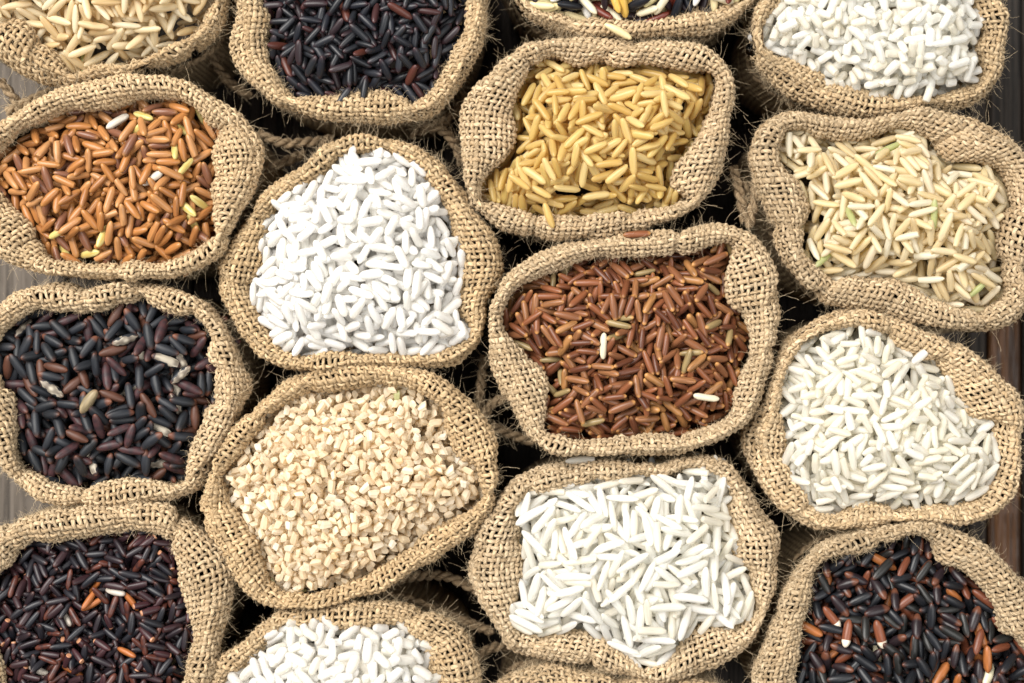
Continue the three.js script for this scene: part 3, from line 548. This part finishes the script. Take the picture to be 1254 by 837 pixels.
makeSack('E', 'burlap sack of short broken white rice in the top right corner', [[1075,-110,1075,-150],[1150,-90,1180,-125],[1190,-40,1222,-60],[1187,0,1225,0],[1196,20,1231,20],[1197,40,1233,49],[1189,60,1230,75],[1198,84,1222,98],[1190,99,1200,122],[1166,107,1160,134],[1131,114,1122,137],[1093,116,1087,141],[1064,113,1055,142],[1035,101,1015,136],[1015,92,986,126],[992,75,954,109],[963,65,928,88],[940,57,917,67],[938,44,914,38],[948,20,918,12],[961,0,926,-6],[965,-60,935,-75],[1010,-100,990,-135]], -1);
makeSack('F', 'burlap sack of orange red rice at the left edge, under the brown rice sack', [[-15,215,-62,225],[-8,195,-50,180],[20,172,0,150],[50,154,33,127],[85,139,67,112],[134,134,108,100],[167,124,151,94],[214,120,201,92],[233,131,240,104],[250,148,270,122],[263,165,304,150],[254,184,322,178],[258,207,321,205],[254,231,310,234],[258,261,296,258],[263,280,284,283],[259,296,268,311],[238,309,240,331],[201,319,205,341],[161,318,155,345],[100,318,100,344],[60,318,60,337],[44,301,25,325],[32,274,-10,310],[12,253,-45,275]], 2, [[[316, 164, 50], [345, 175, 50], [378, 174, 48], [408, 170, 46]], [[318, 212, 42], [345, 200, 42], [372, 188, 40]]]);
makeSack('G', 'burlap sack of plump white sticky rice between the orange red rice and the yellow rice', [[445,187,445,166],[480,194,495,175],[510,209,529,192],[530,230,556,219],[541,252,576,246],[548,278,596,278],[558,314,612,315],[560,349,610,344],[558,379,601,368],[572,404,597,398],[565,418,584,424],[533,427,550,449],[479,429,490,450],[422,431,422,451],[380,435,376,456],[349,427,335,447],[330,406,302,422],[313,372,277,380],[311,349,267,345],[325,322,268,318],[325,284,284,292],[334,257,304,261],[361,238,330,227],[388,223,365,204],[410,198,405,177]], 0);
makeSack('H', 'burlap sack of pale brown rice with green grains at the right edge', [[956,181,921,181],[963,164,938,152],[982,158,968,140],[1007,168,1007,142],[1036,173,1050,141],[1068,170,1090,134],[1103,156,1129,129],[1129,163,1165,137],[1146,182,1195,147],[1165,198,1228,162],[1200,198,1254,182],[1223,206,1268,215],[1238,225,1272,245],[1237,250,1270,275],[1225,275,1262,300],[1222,306,1258,325],[1230,335,1258,350],[1234,354,1253,376],[1214,374,1232,398],[1187,376,1197,408],[1156,371,1151,403],[1129,356,1112,393],[1101,340,1072,378],[1061,337,1033,373],[1018,337,1000,364],[1000,324,975,342],[986,306,957,310],[990,278,945,278],[994,253,934,250],[974,222,925,218],[960,202,920,200]], 1, [[[898, 205, 60], [905, 232, 60], [913, 272, 58]], [[926, 222, 61], [924, 245, 61], [918, 278, 58]], [[915, 224, 58], [912, 245, 58], [922, 268, 57]]]);
makeSack('I', 'burlap sack of plump black rice with rubbed white grains at the left edge', [[-10,440,-52,440],[0,410,-40,400],[22,391,0,372],[48,380,30,355],[81,384,75,349],[107,389,105,350],[130,378,128,349],[150,371,156,345],[181,374,193,347],[215,386,228,357],[244,391,259,375],[261,410,282,406],[253,437,298,440],[258,463,306,466],[256,489,304,492],[248,515,289,524],[237,545,273,551],[226,571,256,574],[210,587,233,603],[159,585,165,618],[104,591,110,624],[63,589,65,622],[41,578,35,607],[26,560,8,572],[19,526,-10,530],[14,489,-40,500],[4,472,-52,470]], 0);
makeSack('J', 'burlap sack of crushed brown rice below the white sticky rice', [[277,603,250,603],[279,572,258,572],[297,556,273,546],[321,525,298,515],[352,495,325,489],[380,480,355,463],[419,477,400,449],[466,470,450,446],[506,479,510,451],[530,497,553,476],[541,525,582,505],[557,556,604,535],[580,567,607,562],[588,592,610,590],[577,619,602,622],[545,635,575,656],[518,655,545,678],[490,678,514,695],[466,696,470,721],[427,716,425,735],[388,726,372,744],[348,720,330,746],[325,698,301,727],[313,666,278,692],[301,648,258,657],[288,627,246,625]], 1);
makeSack('K', 'burlap sack of dark red rice in the middle, below the yellow rice', [[617,382,598,395],[628,360,604,365],[654,341,624,334],[687,327,660,311],[721,316,700,298],[758,316,750,289],[802,316,800,287],[839,312,840,280],[876,300,880,276],[897,302,912,285],[899,320,935,299],[889,349,955,335],[895,375,957,365],[911,404,953,395],[913,427,950,422],[902,467,941,460],[897,497,926,497],[880,516,905,525],[839,529,850,553],[787,532,787,559],[736,536,728,563],[695,536,684,557],[669,527,655,540],[669,497,632,510],[673,467,613,480],[661,445,603,452],[636,423,598,425],[619,404,597,408]], 3, [[[594, 436, 52], [590, 462, 50], [588, 490, 47], [592, 515, 44]], [[586, 540, 46], [592, 512, 48], [604, 494, 50], [628, 486, 52]], [[600, 520, 46], [625, 532, 45], [655, 542, 44]]]);
makeSack('L', 'burlap sack of long white rice at the right edge, below the pale brown rice', [[962,464,942,462],[976,434,958,425],[1004,415,985,398],[1039,403,1025,382],[1070,405,1065,380],[1094,422,1105,395],[1115,434,1140,409],[1149,451,1185,430],[1170,474,1222,458],[1187,508,1250,490],[1209,514,1256,520],[1220,538,1256,550],[1219,578,1248,586],[1202,606,1230,622],[1177,618,1190,641],[1142,618,1150,641],[1115,624,1115,640],[1087,618,1085,646],[1059,613,1050,651],[1036,627,1020,653],[1011,628,990,645],[987,609,952,622],[968,578,926,585],[964,543,911,535],[962,502,929,496]], -1);
makeSack('M', 'burlap sack of long white jasmine rice below the dark red rice', [[633,625,605,625],[642,609,632,590],[671,604,664,572],[710,595,710,566],[763,590,763,565],[805,588,816,561],[844,577,858,556],[876,583,890,566],[889,600,915,592],[884,632,936,622],[891,661,955,655],[905,689,954,690],[915,717,950,725],[917,746,940,760],[891,771,912,795],[862,765,875,815],[841,778,840,826],[820,799,815,833],[791,811,793,835],[763,795,763,827],[734,778,720,815],[692,771,674,808],[642,772,632,801],[633,760,608,775],[637,732,585,735],[648,700,571,700],[642,661,584,655]], 0, [[[455, 722, 40], [500, 708, 43], [545, 706, 45], [592, 728, 46]], [[470, 752, 34], [520, 742, 38], [566, 760, 40], [604, 775, 42]]]);
makeSack('N', 'burlap sack of slim purple black rice in the bottom left corner', [[-14,760,-60,760],[-8,712,-50,690],[17,688,-10,648],[42,666,28,631],[85,661,71,625],[127,654,113,621],[170,650,160,615],[195,657,205,618],[212,676,240,645],[217,711,275,683],[223,742,283,722],[231,770,279,752],[229,798,270,790],[222,832,257,832],[205,870,235,890],[150,895,160,925],[80,895,75,925],[15,870,-10,900],[2,820,-45,830]], 2);
makeSack('O', 'burlap sack of glossy black rice with brown grains in the bottom right corner', [[986,790,930,800],[993,746,953,748],[999,704,972,702],[1016,684,996,673],[1057,676,1040,653],[1094,666,1080,645],[1122,658,1116,638],[1147,665,1150,642],[1152,687,1185,657],[1172,694,1212,671],[1197,718,1240,697],[1217,740,1262,722],[1225,774,1285,760],[1247,787,1305,790],[1265,825,1305,840],[1250,880,1290,905],[1190,920,1210,955],[1090,925,1085,960],[1010,900,980,935],[980,840,922,845]], 2);
makeSack('P', 'burlap sack of short white rice cut off by the bottom edge', [[283,832,254,832],[300,820,268,805],[315,806,297,783],[335,783,326,760],[361,770,361,747],[401,771,401,742],[441,769,447,736],[478,770,487,737],[504,780,525,748],[521,797,565,773],[523,820,582,808],[530,850,582,850],[500,900,530,930],[420,920,420,955],[330,905,305,935],[285,865,250,880]], 1, [[[578, 812, 46], [598, 796, 46], [625, 790, 42]]]);
makeSack('Q', 'burlap sack showing only its rim at the bottom edge below the jasmine rice', [[640,870,604,850],[655,862,632,827],[690,856,676,819],[735,858,738,822],[790,864,795,829],[835,868,860,833],[870,890,898,860],[860,960,895,970],[740,1010,740,1045],[640,970,610,985]], -1);

// ------------------------------------------------------------------ the rice in them
fill('A', 'long_brown', 'heap of tan long brown rice with a few green grains in the top left corner', { edge: -9, dome: 14, reach: 18 });
fill('B', 'slim_black', 'heap of slim dull black rice at the top edge', { edge: -10, dome: 11, reach: 16 });
fill('C', 'mixed', 'heap of mixed white, tan, red and black rice at the top edge', { edge: -5, dome: 7, reach: 14 });
fill('D', 'parboiled', 'heap of golden yellow parboiled rice', { edge: -14, dome: 17, reach: 17 });
fill('E', 'broken_white', 'heap of short broken white rice in the top right sack', { edge: -7, dome: 13, reach: 16 });
fill('F', 'orange_red', 'heap of orange red rice with pale and greenish grains', { edge: -12, dome: 9, reach: 16 });
fill('G', 'sticky', 'heap of plump pure white sticky rice', { edge: -6, dome: 12, reach: 18 });
fill('H', 'pale_brown', 'heap of pale brown rice with green grains at the right edge', { edge: -12, dome: 16, reach: 17 });
fill('I', 'piebald', 'heap of plump black rice with bran rubbed white on some grains', { edge: -11.5, dome: 8, reach: 15 });
fill('J', 'broken_brown', 'heap of small crushed pale brown rice', { edge: -10, dome: 13, reach: 18 });
fill('K', 'red', 'heap of dark red rice with a single white grain near its middle', { edge: -13, dome: 12, reach: 16 });
fill('L', 'long_white', 'heap of off white long rice at the right edge', { edge: -8, dome: 13, reach: 18 });
fill('M', 'jasmine', 'heap of large long white jasmine rice below the dark red rice', { edge: -6, dome: 11, reach: 18 });
fill('N', 'purple_black', 'heap of slim purple black rice in the bottom left corner', { edge: -10, dome: 5, reach: 15 });
fill('O', 'glossy_black', 'heap of plump glossy black rice with orange brown grains in the bottom right corner', { edge: -11, dome: 6, reach: 15 });
fill('P', 'short_white', 'heap of short white rice at the bottom edge', { edge: -4, dome: 8, reach: 14 });

heaps.K.put(7, 739, 424, 88, 'white grain lying on top of the red rice');
heaps.K.put(7, 865, 487, 172, 'white grain near the lower right of the red rice');
heaps.I.put(7, 108, 492, 55, 'pale straw coloured grain');

loose('mixed', 0, 'pale tan grain lying on the rim of the mixed rice sack', 757, 38, 70.5, -28);
loose('broken_white', 3, 'short white grain lying on the rim of the broken white rice sack', 1137, 116, 70.5, 70);
loose('red', 0, 'dark red grain caught between the yellow rice sack and the red rice sack', 780, 287, 72.6, 4);
loose('jasmine', 3, 'white grain caught between the red rice sack and the jasmine rice sack', 712, 564, 66.5, 3);
loose('parboiled', 0, 'yellow grain hanging on the lower rim of the yellow rice sack', 672, 264, 71.5, 110);
loose('slim_black', 1, 'black grain lying slantwise on the lower rim of the slim black rice sack', 420, 119, 71.2, 55);
loose('slim_black', 2, 'upright black grain on the lower rim of the slim black rice sack', 446, 110, 71.0, 82);
loose('long_white', 6, 'small white grain lying on the upper rim of the long white rice sack', 1127, 437, 71.0, 40);
loose('jasmine', 5, 'long white grain lying in the fold of the jasmine sack rim', 763, 794, 70.5, -20);

console.log(counts.join(' | '));
renderer.render(scene, camera);
